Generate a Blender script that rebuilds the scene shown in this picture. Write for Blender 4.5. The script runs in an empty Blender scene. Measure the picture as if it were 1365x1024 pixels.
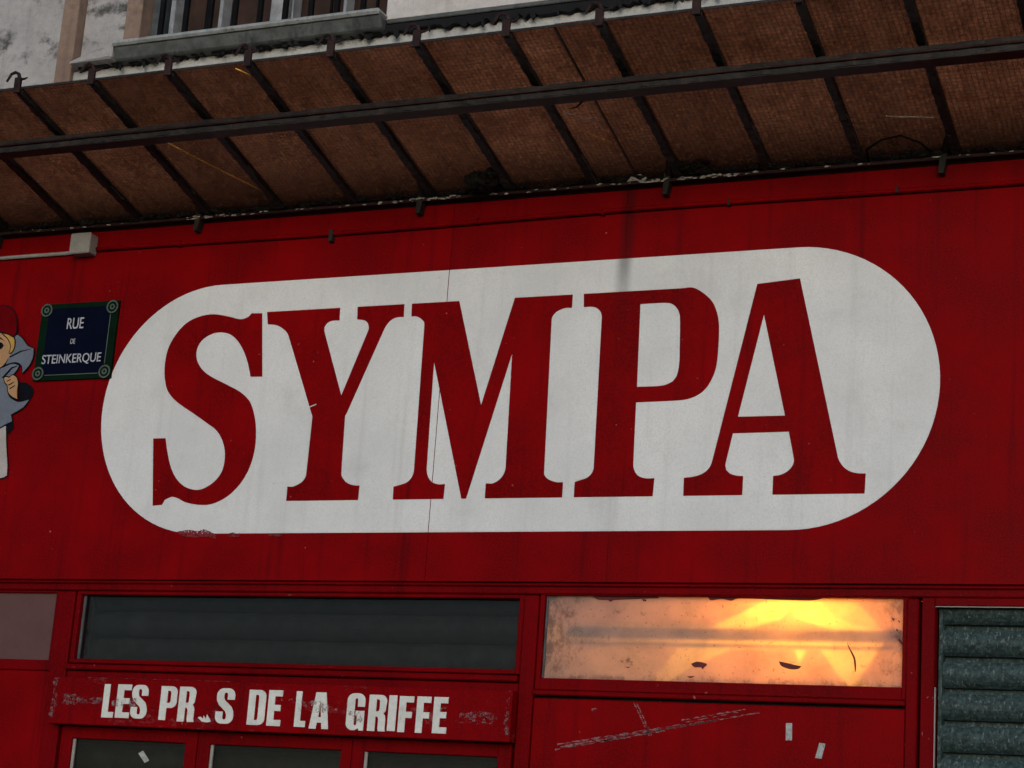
import bpy, bmesh, math, random
from mathutils import Matrix, Vector
random.seed(7)
SC = bpy.context.scene
C = SC.collection

# ------------------------------------------------------------------ camera
cam = bpy.data.objects.new('camera', bpy.data.cameras.new('camera'))
C.objects.link(cam)
yaw, pitch, roll = (math.radians(a) for a in (-24.15374, 14.23775, 4.10966))
fw = Vector((math.sin(yaw)*math.cos(pitch), math.cos(yaw)*math.cos(pitch), math.sin(pitch)))
rt = Vector((math.cos(yaw), -math.sin(yaw), 0)); up = rt.cross(fw)
r2 = rt*math.cos(roll) + up*math.sin(roll); u2 = up*math.cos(roll) - rt*math.sin(roll)
m = Matrix((r2, u2, -fw)).transposed().to_4x4()
m.translation = (3.6, -7.75, 1.6)                # street level, eye height 1.6 m, 7.75 m from the shopfront
cam.matrix_world = m
cam.data.sensor_width = 36; cam.data.lens = 36*2600/1365
cam.data.clip_start = .05; cam.data.clip_end = 2000
SC.camera = cam

# ------------------------------------------------------------------ light: dusk under an even sky
SUN_EL, SUN_AZ = 11, 160         # degrees; azimuth clockwise from +Y
w = bpy.data.worlds.new('World'); SC.world = w; w.use_nodes = True
nt = w.node_tree; nt.nodes.clear()
sky = nt.nodes.new('ShaderNodeTexSky'); sky.sky_type = 'NISHITA'; sky.sun_disc = False
sky.sun_elevation = math.radians(SUN_EL); sky.sun_rotation = math.radians(SUN_AZ)
sky.air_density = 1.0; sky.dust_density = 1.5; sky.ozone_density = 3.0
bg = nt.nodes.new('ShaderNodeBackground'); bg.inputs['Strength'].default_value = .10
wo = nt.nodes.new('ShaderNodeOutputWorld')
nt.links.new(sky.outputs[0], bg.inputs[0]); nt.links.new(bg.outputs[0], wo.inputs[0])
sl = bpy.data.lights.new('sun', 'SUN'); sl.energy = .6; sl.angle = math.radians(35); sl.color = (.94, .975, 1)
sun = bpy.data.objects.new('sun', sl); C.objects.link(sun)
sd = Vector((math.sin(math.radians(SUN_AZ))*math.cos(math.radians(SUN_EL)), math.cos(math.radians(SUN_AZ))*math.cos(math.radians(SUN_EL)), math.sin(math.radians(SUN_EL))))
sun.rotation_euler = sd.to_track_quat('Z', 'Y').to_euler(); sun.location = (4, -12, 9)
SC.view_settings.view_transform = 'Standard'; SC.view_settings.look = 'None'
SC.view_settings.exposure = 0.68; SC.view_settings.gamma = 1.0; SC.view_settings.use_curve_mapping = False

# ------------------------------------------------------------------ materials (textures read world position, in metres)
class NB:
    def __init__(s, name):
        s.m = bpy.data.materials.new(name); s.m.use_nodes = True
        s.t = s.m.node_tree; s.t.nodes.clear()
        s.out = s.n('ShaderNodeOutputMaterial'); s.geo = s.n('ShaderNodeNewGeometry')
    def n(s, k, **kw):
        x = s.t.nodes.new(k)
        for a, b in kw.items(): setattr(x, a, b)
        return x
    def l(s, a, b): s.t.links.new(a, b)
    def inp(s, node, i, v):
        if hasattr(v, 'links') or isinstance(v, bpy.types.NodeSocket): s.l(v, node.inputs[i])
        else: node.inputs[i].default_value = v
    def pos(s, scale=(1, 1, 1), off=(0, 0, 0)):
        k = s.n('ShaderNodeMapping'); k.inputs['Scale'].default_value = scale; k.inputs['Location'].default_value = off
        s.l(s.geo.outputs['Position'], k.inputs['Vector']); return k.outputs[0]
    def noise(s, scale, detail=4, rough=.6, xyz=(1, 1, 1), off=(0, 0, 0)):
        k = s.n('ShaderNodeTexNoise'); k.inputs['Scale'].default_value = scale; k.inputs['Detail'].default_value = detail
        k.inputs['Roughness'].default_value = rough; s.l(s.pos(xyz, off), k.inputs['Vector']); return k.outputs[0]
    def ramp(s, v, a, b, lo=0., hi=1.):
        k = s.n('ShaderNodeMapRange'); k.interpolation_type = 'SMOOTHSTEP'
        s.inp(k, 'Value', v); k.inputs['From Min'].default_value = a; k.inputs['From Max'].default_value = b
        k.inputs['To Min'].default_value = lo; k.inputs['To Max'].default_value = hi; return k.outputs[0]
    def math(s, op, a, b=0.):
        k = s.n('ShaderNodeMath', operation=op); s.inp(k, 0, a); s.inp(k, 1, b); return k.outputs[0]
    def mix(s, f, a, b, mode='MIX'):
        k = s.n('ShaderNodeMix', data_type='RGBA', blend_type=mode)
        s.inp(k, 0, f)
        for i, v in ((6, a), (7, b)):
            if isinstance(v, tuple): k.inputs[i].default_value = (*v, 1)
            else: s.l(v, k.inputs[i])
        return k.outputs[2]
    def xyz(s):
        k = s.n('ShaderNodeSeparateXYZ'); s.l(s.geo.outputs['Position'], k.inputs[0]); return k.outputs
    def bsdf(s, col, rough=.5, bump=None, bs=.3, bd=.01, **kw):
        b = s.n('ShaderNodeBsdfPrincipled')
        if isinstance(col, tuple): b.inputs['Base Color'].default_value = (*col, 1)
        else: s.l(col, b.inputs['Base Color'])
        s.inp(b, 'Roughness', rough)
        for k, v in kw.items(): s.inp(b, k.replace('_', ' '), v)
        if bump is not None:
            u = s.n('ShaderNodeBump'); u.inputs['Strength'].default_value = bs; u.inputs['Distance'].default_value = bd
            s.l(bump, u.inputs['Height']); s.l(u.outputs[0], b.inputs['Normal'])
        return b.outputs[0]
    def done(s, sh): s.l(sh, s.out.inputs[0]); return s.m

def streak(b, sx=16, sz=.55, a=.52, c=.74):        # rain and soot runs
    return b.ramp(b.noise(1, 5, .65, (sx, 1, sz)), a, c)
def seam_stain(b):                                 # soot that ran down the sheet joint at x = 0.63
    X = b.xyz()
    wob = b.math('MULTIPLY', b.math('SUBTRACT', b.noise(3, 3, .5), .5), .05)
    d = b.math('ABSOLUTE', b.math('SUBTRACT', b.math('ADD', X[0], wob), .635))
    return b.math('MULTIPLY', b.ramp(d, .006, .05, 1, 0), b.ramp(X[2], 3.95, 4.45, .12, 1))

def m_red(name='red_paint', base=(.176, .0003, .0016), scuff=.0, rough=.5):
    b = NB(name)
    n = b.noise(2.3, 6, .6); fine = b.noise(120, 4, .8)
    c = b.mix(b.ramp(n, .32, .72), tuple(v*.62 for v in base), tuple(v*1.15 for v in base))
    c = b.mix(b.ramp(fine, .42, .62, 0, .55), c, (base[0]*1.4, base[1]*2, base[2]*1.6))
    c = b.mix(b.math('MULTIPLY', streak(b), .5), c, (.04, .001, .003))
    c = b.mix(b.math('MULTIPLY', seam_stain(b), .55), c, (.02, .004, .006))
    fl = b.ramp(b.noise(46, 2, .5, (1, 1, 1), (3, 1, 7)), .745, .775)
    c = b.mix(b.math('MULTIPLY', fl, .55), c, (.38, .16, .15))
    if scuff:
        k = b.math('MULTIPLY', b.ramp(b.noise(3.2, 5, .7, (1, 1, 2.5)), .56, .72), b.ramp(b.noise(60, 3, .7), .42, .6))
        c = b.mix(b.math('MULTIPLY', k, scuff), c, (.27, .12, .13))
    return b.done(b.bsdf(c, b.ramp(n, .3, .7, rough-.06, rough+.12), b.noise(34, 4, .6), .12, .004, Specular_IOR_Level=.04))

def m_white(name='white_paint'):
    b = NB(name)
    c = b.mix(b.ramp(b.noise(1.6, 5, .6), .3, .75), (.58, .59, .60), (.72, .725, .73))
    c = b.mix(b.ramp(b.noise(150, 4, .8), .42, .64, 0, .55), c, (.50, .505, .53))
    c = b.mix(b.math('MULTIPLY', streak(b, 14, .5, .5, .78), .26), c, (.36, .35, .34))
    c = b.mix(b.math('MULTIPLY', seam_stain(b), .75), c, (.06, .06, .06))
    c = b.mix(b.ramp(b.noise(2.6, 6, .72, (1, 1, 1), (3, 0, 8)), .50, .72, 0, .34), c, (.40, .40, .395))
    sp = b.ramp(b.noise(30, 3, .6, (1.6, 1, .8), (9, 4, 2)), .72, .765)
    c = b.mix(b.math('MULTIPLY', sp, .5), c, (.2, .19, .19))
    return b.done(b.bsdf(c, .55, b.noise(34, 4, .6), .12, .004, Specular_IOR_Level=.3))

def m_plain(name, base, var=.3, sc=6, rough=.6, fine=60, bump=.2, metal=0., dirt=None, spec=.2, **kw):
    b = NB(name)
    c = b.mix(b.ramp(b.noise(sc, 5, .65), .3, .72), tuple(v*(1-var) for v in base), tuple(v*(1+var*.7) for v in base))
    c = b.mix(b.ramp(b.noise(fine, 3, .7), .35, .75, 0, .3), c, tuple(v*.6 for v in base))
    if dirt: c = b.mix(b.ramp(b.noise(sc*1.7, 6, .7, (1, 1, .45), (2, 3, 5)), dirt[1], dirt[2], 0, dirt[3]), c, dirt[0])
    return b.done(b.bsdf(c, rough, b.noise(fine, 4, .6), bump, .004, Metallic=metal, Specular_IOR_Level=spec, **kw))

def m_plaster(name, base, soot, lo, hi, amt):
    b = NB(name)
    c = b.mix(b.ramp(b.noise(4, 6, .65), .3, .7), tuple(v*.78 for v in base), base)
    c = b.mix(b.ramp(b.noise(26, 5, .7), .4, .75, 0, .5), c, tuple(v*.62 for v in base))
    blot = b.ramp(b.noise(4.6, 6, .68, (1, 1, 1.2), (4.2, 0, 1.7)), lo, hi)
    c = b.mix(b.math('MULTIPLY', blot, amt), c, soot)
    c = b.mix(b.math('MULTIPLY', streak(b, 11, .8, .54, .72), amt*.6), c, soot)
    return b.done(b.bsdf(c, .85, b.noise(22, 6, .7), .5, .012, Specular_IOR_Level=.2))

def m_glasspane():                                 # old wired glass of the canopy, dirty, street-lamp light put into its brown
    b = NB('wired_glass')
    oi = b.n('ShaderNodeObjectInfo')
    c = b.mix(b.ramp(b.noise(5, 6, .7), .3, .72), (.46, .25, .165), (.80, .48, .32))
    c = b.mix(b.ramp(b.noise(55, 4, .8), .42, .7, 0, .7), c, (.17, .085, .055))
    c = b.mix(b.math('MULTIPLY', oi.outputs['Random'], .6), c, (.28, .15, .10))
    c = b.mix(b.math('MULTIPLY', b.ramp(b.noise(1, 6, .7, (13, 1.6, 1)), .50, .68), .36), c, (.17, .085, .055))      # rain runs down the slope
    c = b.mix(b.math('MULTIPLY', b.ramp(b.noise(7, 6, .75, (1, 1, 1), (5, 9, 1)), .60, .70), .45), c, (.11, .055, .04))
    sp = b.ramp(b.noise(75, 2, .5, (1, 1, 1), (7, 2, 1)), .70, .77)
    c = b.mix(b.math('MULTIPLY', sp, .5), c, (.42, .34, .26))
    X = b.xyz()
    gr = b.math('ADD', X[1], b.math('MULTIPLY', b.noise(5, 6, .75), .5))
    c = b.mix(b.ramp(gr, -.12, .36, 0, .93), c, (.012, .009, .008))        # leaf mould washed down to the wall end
    # the wire mesh inside the glass, 21 mm squares
    wv = []
    for ax in (0, 1):
        f = b.math('PINGPONG', X[ax], .0105); wv.append(b.ramp(f, .0006, .0034, 1, 0))
    wire = b.math('MAXIMUM', wv[0], wv[1])
    c = b.mix(b.math('MULTIPLY', wire, .62), c, (.07, .036, .026))
    p = b.bsdf(c, .38, b.noise(30, 4, .6), .15, .003, Specular_IOR_Level=.25)
    tr = b.n('ShaderNodeBsdfTranslucent'); b.l(c, tr.inputs[0])
    ms = b.n('ShaderNodeMixShader'); ms.inputs[0].default_value = .8
    b.l(p, ms.inputs[1]); b.l(tr.outputs[0], ms.inputs[2])
    th = b.n('ShaderNodeBsdfTransparent'); b.l(b.mix(.35, c, (1, .60, .40)), th.inputs[0])       # the glass still lets some view through
    m3 = b.n('ShaderNodeMixShader'); b.l(b.ramp(b.noise(50, 4, .75, (1, 1, 1), (2, 8, 4)), .38, .62, .60, .10), m3.inputs[0]); b.l(ms.outputs[0], m3.inputs[1]); b.l(th.outputs[0], m3.inputs[2])
    return b.done(m3.outputs[0])

def m_frost(name, tint, dirt, trans, ends=None):              # frosted or film-covered pane
    b = NB(name)
    c = b.mix(b.ramp(b.noise(9, 5, .7), .35, .75), tint, tuple(v*.8 for v in tint))
    c = b.mix(b.ramp(b.noise(70, 3, .7), .62, .74, 0, dirt), c, (.12, .09, .08))
    ed = b.ramp(b.noise(14, 6, .75, (1, 1, 1), (1, 5, 3)), .60, .72, 0, dirt*.9)
    c = b.mix(ed, c, (.10, .07, .07))
    if ends:                                       # grime gathered towards the two ends of the pane and along its foot
        X = b.xyz()
        e = b.math('MAXIMUM', b.math('MAXIMUM', b.ramp(X[0], ends[0], ends[0]+.34, 1, 0), b.ramp(X[0], ends[1]-.16, ends[1], 0, 1)), b.ramp(X[2], 2.45, 2.50, .9, 0))
        k = b.ramp(b.math('ADD', b.noise(24, 6, .8, (1, 1, .6)), b.math('MULTIPLY', e, .16)), .58, .74)
        c = b.mix(b.math('MULTIPLY', k, b.math('MULTIPLY', e, .55)), c, (.11, .075, .07))
    p = b.bsdf(b.mix(1., c, (.95, .95, .95), 'MULTIPLY'), .35, b.noise(50, 4, .6), .1, .002, Specular_IOR_Level=.2)
    tr = b.n('ShaderNodeBsdfTranslucent'); b.l(c, tr.inputs[0])
    ms = b.n('ShaderNodeMixShader'); ms.inputs[0].default_value = trans
    b.l(p, ms.inputs[1]); b.l(tr.outputs[0], ms.inputs[2])
    return b.done(ms.outputs[0])

def m_thin(name, col, clear):                      # thin plastic: part clear, part milky
    b = NB(name)
    tr = b.n('ShaderNodeBsdfTransparent'); tl = b.n('ShaderNodeBsdfTranslucent'); tl.inputs[0].default_value = (*col, 1)
    ms = b.n('ShaderNodeMixShader'); b.l(b.ramp(b.noise(8, 3, .6), .3, .7, 1-clear-.12, 1-clear+.12), ms.inputs[0]); b.l(tr.outputs[0], ms.inputs[1]); b.l(tl.outputs[0], ms.inputs[2])
    return b.done(ms.outputs[0])

def m_clear():                                     # dirty shop window glass
    b = NB('shop_glass')
    tr = b.n('ShaderNodeBsdfTransparent'); tr.inputs[0].default_value = (.66, .66, .66, 1)
    gl = b.n('ShaderNodeBsdfGlossy'); gl.inputs['Roughness'].default_value = .12; gl.inputs[0].default_value = (.85, .85, .85, 1)
    fr = b.n('ShaderNodeFresnel'); fr.inputs[0].default_value = 1.45
    m1 = b.n('ShaderNodeMixShader'); b.l(b.math('MULTIPLY', fr.outputs[0], .4), m1.inputs[0]); b.l(tr.outputs[0], m1.inputs[1]); b.l(gl.outputs[0], m1.inputs[2])
    df = b.n('ShaderNodeBsdfDiffuse'); df.inputs[0].default_value = (.036, .035, .036, 1)
    m2 = b.n('ShaderNodeMixShader'); b.l(b.ramp(b.noise(11, 6, .75), .35, .8, .05, .22), m2.inputs[0]); b.l(m1.outputs[0], m2.inputs[1]); b.l(df.outputs[0], m2.inputs[2])
    return b.done(m2.outputs[0])

def m_flaky(name, col, sc=55, a=.45, c_=.6, xyz=(1, 1, 1)):   # broken-up residue: holes show what lies behind
    b = NB(name)
    p = b.bsdf(b.mix(b.ramp(b.noise(30, 4, .6), .3, .7), col, tuple(v*.7 for v in col)), .7)
    tr = b.n('ShaderNodeBsdfTransparent')
    ms = b.n('ShaderNodeMixShader'); b.l(b.ramp(b.noise(sc, 4, .7, xyz), a, c_), ms.inputs[0]); b.l(tr.outputs[0], ms.inputs[1]); b.l(p, ms.inputs[2])
    return b.done(ms.outputs[0])

MT = dict(
    red=m_red(), red_frame=m_red('red_frame_paint', (.138, .0003, .0018)), red_board=m_red('red_board_paint', (.17, .0004, .002), .55),
    letter=m_red('red_letter_paint', (.178, .0003, .0013)),
    white=m_white(), board_letter=m_plain('white_letter_paint', (.62, .63, .60), .12, 9, .55, 90, .1, dirt=((.25, .17, .15), .60, .75, .7)),
    iron=m_plain('dark_iron', (.022, .019, .018), .5, 9, .55, 80, .35, dirt=((.085, .05, .036), .55, .75, .6)),
    rib=m_plain('canopy_rib_iron', (.017, .017, .018), .5, 14, .5, 90, .4, dirt=((.16, .17, .16), .64, .76, .55)),
    rust=m_plain('rusty_iron', (.026, .010, .010), .5, 18, .65, 90, .4, dirt=((.07, .03, .018), .58, .72, .7)),
    glass=m_glasspane(), clear=m_clear(),
    lit=m_frost('film_covered_glass', (.58, .53, .51), .7, .70, (.355, 1.908)),
    pink=m_frost('pinkish_frosted_glass', (.15, .075, .072), .5, .25),
    plaster_l=m_plaster('sooty_plaster', (.40, .385, .385), (.045, .043, .043), .50, .66, .9),
    plaster_r=m_plaster('cream_plaster', (.60, .56, .54), (.26, .23, .23), .62, .8, .6),
    plaster_b=m_plaster('grey_white_plaster', (.46, .47, .47), (.10, .10, .10), .58, .72, .6),
    brownstone=m_plaster('brown_render', (.27, .185, .145), (.07, .06, .05), .55, .75, .6),
    sill=m_plain('weathered_zinc_sill', (.10, .107, .105), .4, 10, .6, 50, .4, dirt=((.035, .04, .038), .5, .68, .85)),
    sill_top=m_plain('lit_edge_nosing', (.31, .325, .325), .3, 14, .6, 50, .4, dirt=((.05, .06, .055), .54, .7, .7)),  # the sill's lit upper edge painted in, paler than its front
    tar_shade=m_plain('black_bitumen_shade', (.007, .007, .008), .4, 12, .75, 60, .4),
    mullion=m_plain('grey_white_frame_paint', (.36, .37, .39), .3, 12, .6, 60, .2, dirt=((.08, .08, .09), .6, .75, .7)),
    bluegrey=m_plain('blue_grey_frame_paint', (.075, .085, .095), .4, 10, .6, 60, .2),
    brownwood=m_plain('brown_shutter_wood', (.050, .026, .018), .35, 10, .6, 60, .3),
    black=m_plain('black_paint', (.008, .008, .009), .3, 12, .5, 60, .2, spec=.03),
    pvc=m_plain('grey_plastic', (.30, .29, .28), .15, 12, .5, 70, .1),
    slat=m_plain('galvanised_steel', (.034, .060, .060), .6, 55, .55, 130, .5, .2, dirt=((.17, .20, .20), .54, .66, .75)),
    slat_in=m_plain('grey_shutter_steel', (.10, .10, .10), .35, 9, .5, 70, .3, .3),
    s_blue=m_plain('blue_enamel', (.0022, .0030, .013), .2, 8, .3, 60, .05, spec=.03), s_green=m_plain('green_enamel', (.003, .013, .006), .25, 8, .35, 60, .05, spec=.03),
    s_ring=m_plain('grey_green_enamel', (.085, .11, .095), .2, 20, .4, 60, .1, spec=.03), s_white=m_plain('white_enamel', (.40, .41, .46), .1, 8, .35, 60, .05),
    skin=m_plain('painted_skin', (.42, .24, .12), .12, 9, .5, 60, .05), hair=m_plain('painted_hair', (.45, .27, .06), .12, 9, .5, 60, .05),
    cape=m_plain('painted_blue_grey', (.135, .155, .20), .15, 9, .5, 60, .05), capred=m_plain('painted_cap_red', (.12, .0008, .003), .2, 9, .5, 60, .05, spec=.03),
    ink=m_plain('painted_black', (.006, .006, .010), .2, 9, .5, 60, .05, spec=.03), pale=m_plain('painted_pale_grey', (.38, .35, .34), .12, 9, .5, 60, .05),
    tape=m_flaky('tape_residue', (.24, .11, .12), 60, .47, .70), smudge=m_flaky('grey_smudge', (.44, .36, .35), 38, .50, .78), chalk=m_flaky('pale_scrape', (.27, .11, .12), 60, .44, .60, (.5, 1, 1.6)),
    smear=m_flaky('dry_red_paint_smear', (.10, .006, .008), 120, .18, .36), redsmear=m_flaky('chipped_red_paint', (.2, .005, .01), 110, .42, .5),
    paper=m_plain('sticker_paper', (.37, .37, .37), .25, 60, .6, 160, .05, dirt=((.08, .05, .06), .56, .64, .8)),
    thread=m_plain('orange_glint_thread', (.85, .42, .07), .3, 30, .5, 90, .0), threadw=m_plain('pale_glint_thread', (.6, .55, .5), .3, 30, .5, 90, .0),
    debris=m_plain('sooty_debris', (.010, .009, .008), .5, 30, .9, 90, .6), putty=m_plain('weathered_putty', (.10, .105, .10), .5, 30, .8, 90, .4), grit=m_plain('pale_droppings', (.42, .42, .38), .4, 40, .8, 90, .5),
    pave=m_plain('pavement_asphalt', (.075, .074, .073), .25, 3, .85, 120, .4), road=m_plain('road_asphalt', (.05, .05, .051), .25, 3, .85, 120, .4), kerb=m_plain('granite_kerb', (.26, .26, .25), .2, 8, .7, 120, .3),
    inner=m_plain('interior_wall', (.55, .50, .45), .2, 4, .8, 50, .1), roof=m_plain('zinc_roof', (.14, .15, .16), .2, 4, .5, 40, .1),
    sheet=m_thin('thin_dimming_sheet', (.80, .62, .52), .26), film=m_thin('clear_dimming_film', (.8, .6, .45), .62), rail=m_thin('translucent_plastic_rail', (.26, .17, .13), .30),
)

# ------------------------------------------------------------------ geometry helpers
def link(name, me, mat, parent=None, kind=None):
    o = bpy.data.objects.new(name, me); C.objects.link(o)
    if mat and not me.materials: me.materials.append(MT[mat])
    if parent is not None:
        o.parent = parent
        w_ = Vector((0, 0, 0)); q = parent
        while q is not None: w_ += q.location; q = q.parent
        o.location = -w_                            # mesh data is in world metres
    if kind: o['kind'] = kind
    return o
def tag(o, label, cat, group=None):
    o['label'] = label; o['category'] = cat
    if group: o['group'] = group
    return o
def thing(name, label, cat, loc, group=None):
    o = bpy.data.objects.new(name, None); C.objects.link(o); o.location = loc; o.empty_display_size = .1
    return tag(o, label, cat, group)
def add_box(bm, x0, x1, y0, y1, z0, z1):
    v = [bm.verts.new(p) for p in ((x0,y0,z0),(x1,y0,z0),(x1,y1,z0),(x0,y1,z0),(x0,y0,z1),(x1,y0,z1),(x1,y1,z1),(x0,y1,z1))]
    for f in ((0,3,2,1),(4,5,6,7),(0,1,5,4),(1,2,6,5),(2,3,7,6),(3,0,4,7)): bm.faces.new([v[i] for i in f])
def fin(bm, name, bev=0., smooth=False):
    if bev: bmesh.ops.bevel(bm, geom=list(bm.edges), offset=bev, segments=1, affect='EDGES', profile=.5)
    bmesh.ops.recalc_face_normals(bm, faces=bm.faces)
    me = bpy.data.meshes.new(name); bm.to_mesh(me); bm.free()
    if smooth: me.polygons.foreach_set('use_smooth', [True]*len(me.polygons))
    return me
def box(name, x0, x1, y0, y1, z0, z1, mat, parent=None, bev=.003, kind=None):
    bm = bmesh.new(); add_box(bm, x0, x1, y0, y1, z0, z1)
    return link(name, fin(bm, name, bev), mat, parent, kind)
def smooth_outline(p, n=4, lim=40):
    """Catmull-Rom through the soft corners, hard corners kept."""
    N = len(p); P = [Vector(q) for q in p]; sharp = []
    for i in range(N):
        a = P[i]-P[i-1]; b_ = P[(i+1) % N]-P[i]
        sharp.append(a.length < 1e-6 or b_.length < 1e-6 or abs(math.degrees(a.angle_signed(b_))) > lim)
    out = []
    for i in range(N):
        p1, p2 = P[i], P[(i+1) % N]; L = (p2-p1).length
        out.append(tuple(p1))
        if (sharp[i] and sharp[(i+1) % N]) or L < .004: continue
        t1 = Vector((0, 0)) if sharp[i] else (p2-P[i-1]).normalized()*min(L, (p1-P[i-1]).length*1.6)
        t2 = Vector((0, 0)) if sharp[(i+1) % N] else (P[(i+2) % N]-p1).normalized()*min(L, (P[(i+2) % N]-p2).length*1.6)
        if sharp[i]: t1 = (p2-p1)
        if sharp[(i+1) % N]: t2 = (p2-p1)
        for k in range(1, n):
            u = k/n; u2_, u3 = u*u, u*u*u
            q = p1*(2*u3-3*u2_+1) + t1*(u3-2*u2_+u) + p2*(-2*u3+3*u2_) + t2*(u3-u2_)
            out.append(tuple(q))
    return out
def plate_mesh(name, outlines, y0, y1):
    """Closed outlines in (x, z); holes allowed; solid between y0 (front) and y1 (back)."""
    cu = bpy.data.curves.new(name, 'CURVE'); cu.dimensions = '2D'; cu.fill_mode = 'BOTH'; cu.extrude = abs(y1-y0)/2
    for o in outlines:
        s = cu.splines.new('POLY'); s.points.add(len(o)-1); s.use_cyclic_u = True
        for i, (x, z) in enumerate(o): s.points[i].co = (x, z, 0, 1)
    ob = bpy.data.objects.new(name, cu); C.objects.link(ob)
    dg = bpy.context.evaluated_depsgraph_get(); me = bpy.data.meshes.new_from_object(ob.evaluated_get(dg))
    bpy.data.objects.remove(ob); bpy.data.curves.remove(cu)
    me.name = name; me.materials.clear(); ym = (y0+y1)/2
    for v in me.vertices: v.co = (v.co.x, ym - v.co.z, v.co.y)
    return me
def plate(name, outlines, y0, y1, mat, parent=None, sm=True, lim=40):
    if sm: outlines = [smooth_outline(o, 4, lim) for o in outlines]
    return link(name, plate_mesh(name, outlines, y0, y1), mat, parent)
def text_plate(name, s, x0, x1, z0, z1, y0, y1, mat, parent, weight=0.):
    cu = bpy.data.curves.new(name, 'FONT'); cu.body = s; cu.offset = weight; cu.extrude = .01
    ob = bpy.data.objects.new(name, cu); C.objects.link(ob)
    dg = bpy.context.evaluated_depsgraph_get(); me = bpy.data.meshes.new_from_object(ob.evaluated_get(dg))
    bpy.data.objects.remove(ob); bpy.data.curves.remove(cu); me.materials.clear(); me.name = name
    xs = [v.co.x for v in me.vertices]; ys = [v.co.y for v in me.vertices]
    ax, bx, ay, by = min(xs), max(xs), min(ys), max(ys)
    for v in me.vertices:
        v.co = (x0+(v.co.x-ax)/(bx-ax)*(x1-x0), y1 if v.co.z < 0 else y0, z0+(v.co.y-ay)/(by-ay)*(z1-z0))
    return link(name, me, mat, parent)
def add_tube(bm, pts, r, n=8, r1=None):
    P = [Vector(p) for p in pts]; rings = []
    for i, p in enumerate(P):
        d = (P[min(i+1, len(P)-1)]-P[max(i-1, 0)]).normalized()
        a = d.cross(Vector((0, 0, 1)))
        if a.length < .1: a = d.cross(Vector((1, 0, 0)))
        a.normalize(); b_ = d.cross(a); rr = r if r1 is None else r+(r1-r)*i/(len(P)-1)
        rings.append([bm.verts.new(p+(a*math.cos(2*math.pi*k/n)+b_*math.sin(2*math.pi*k/n))*rr) for k in range(n)])
    for i in range(len(rings)-1):
        for k in range(n): bm.faces.new((rings[i][k], rings[i][(k+1) % n], rings[i+1][(k+1) % n], rings[i+1][k]))
    bm.faces.new(rings[0]); bm.faces.new(rings[-1])
def tube(name, pts, r, mat, parent=None, n=8, r1=None):
    bm = bmesh.new(); add_tube(bm, pts, r, n, r1); return link(name, fin(bm, name, 0, True), mat, parent)
def copy_part(o, parent, dx=0, dy=0, dz=0):
    c = o.copy(); C.objects.link(c); c.parent = parent; c.location = o.location + Vector((dx, dy, dz)); return c

# ------------------------------------------------------------------ outlines in metres: x along the front, z height
L_S=[[(-1.215,4.155),(-1.274,4.158),(-1.293,4.14),(-1.333,4.131),(-1.393,4.146),(-1.486,4.164),(-1.569,4.156),(-1.64,4.126),(-1.695,4.068),(-1.73,3.995),(-1.736,3.899),(-1.718,3.817),(-1.692,3.772),(-1.639,3.726),(-1.548,3.672),(-1.459,3.618),(-1.402,3.581),(-1.361,3.529),(-1.339,3.465),(-1.341,3.393),(-1.367,3.344),(-1.412,3.309),(-1.467,3.291),(-1.534,3.304),(-1.588,3.34),(-1.632,3.399),(-1.664,3.479),(-1.684,3.549),(-1.754,3.549),(-1.712,3.217),(-1.66,3.221),(-1.648,3.245),(-1.61,3.259),(-1.576,3.252),(-1.533,3.233),(-1.474,3.221),(-1.409,3.218),(-1.361,3.228),(-1.3,3.258),(-1.25,3.303),(-1.209,3.363),(-1.185,3.433),(-1.177,3.504),(-1.184,3.589),(-1.204,3.661),(-1.235,3.72),(-1.289,3.765),(-1.367,3.804),(-1.454,3.844),(-1.512,3.88),(-1.547,3.921),(-1.562,3.958),(-1.56,3.998),(-1.537,4.036),(-1.49,4.063),(-1.438,4.07),(-1.382,4.057),(-1.336,4.022),(-1.298,3.972),(-1.266,3.909),(-1.243,3.84),(-1.178,3.838)]]
L_Y=[[(-1.189,4.157),(-0.79,4.159),(-0.788,4.097),(-0.827,4.096),(-0.851,4.088),(-0.865,4.069),(-0.863,4.046),(-0.74,3.73),(-0.633,4.029),(-0.627,4.052),(-0.633,4.075),(-0.652,4.091),(-0.693,4.096),(-0.697,4.161),(-0.451,4.165),(-0.449,4.1),(-0.48,4.098),(-0.51,4.088),(-0.532,4.067),(-0.548,4.037),(-0.704,3.641),(-0.71,3.63),(-0.702,3.357),(-0.686,3.329),(-0.659,3.309),(-0.622,3.3),(-0.601,3.298),(-0.602,3.233),(-0.979,3.232),(-0.98,3.303),(-0.949,3.305),(-0.913,3.316),(-0.893,3.335),(-0.886,3.357),(-0.883,3.63),(-0.889,3.647),(-1.047,4.014),(-1.066,4.05),(-1.099,4.077),(-1.133,4.092),(-1.177,4.096)]]
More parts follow.
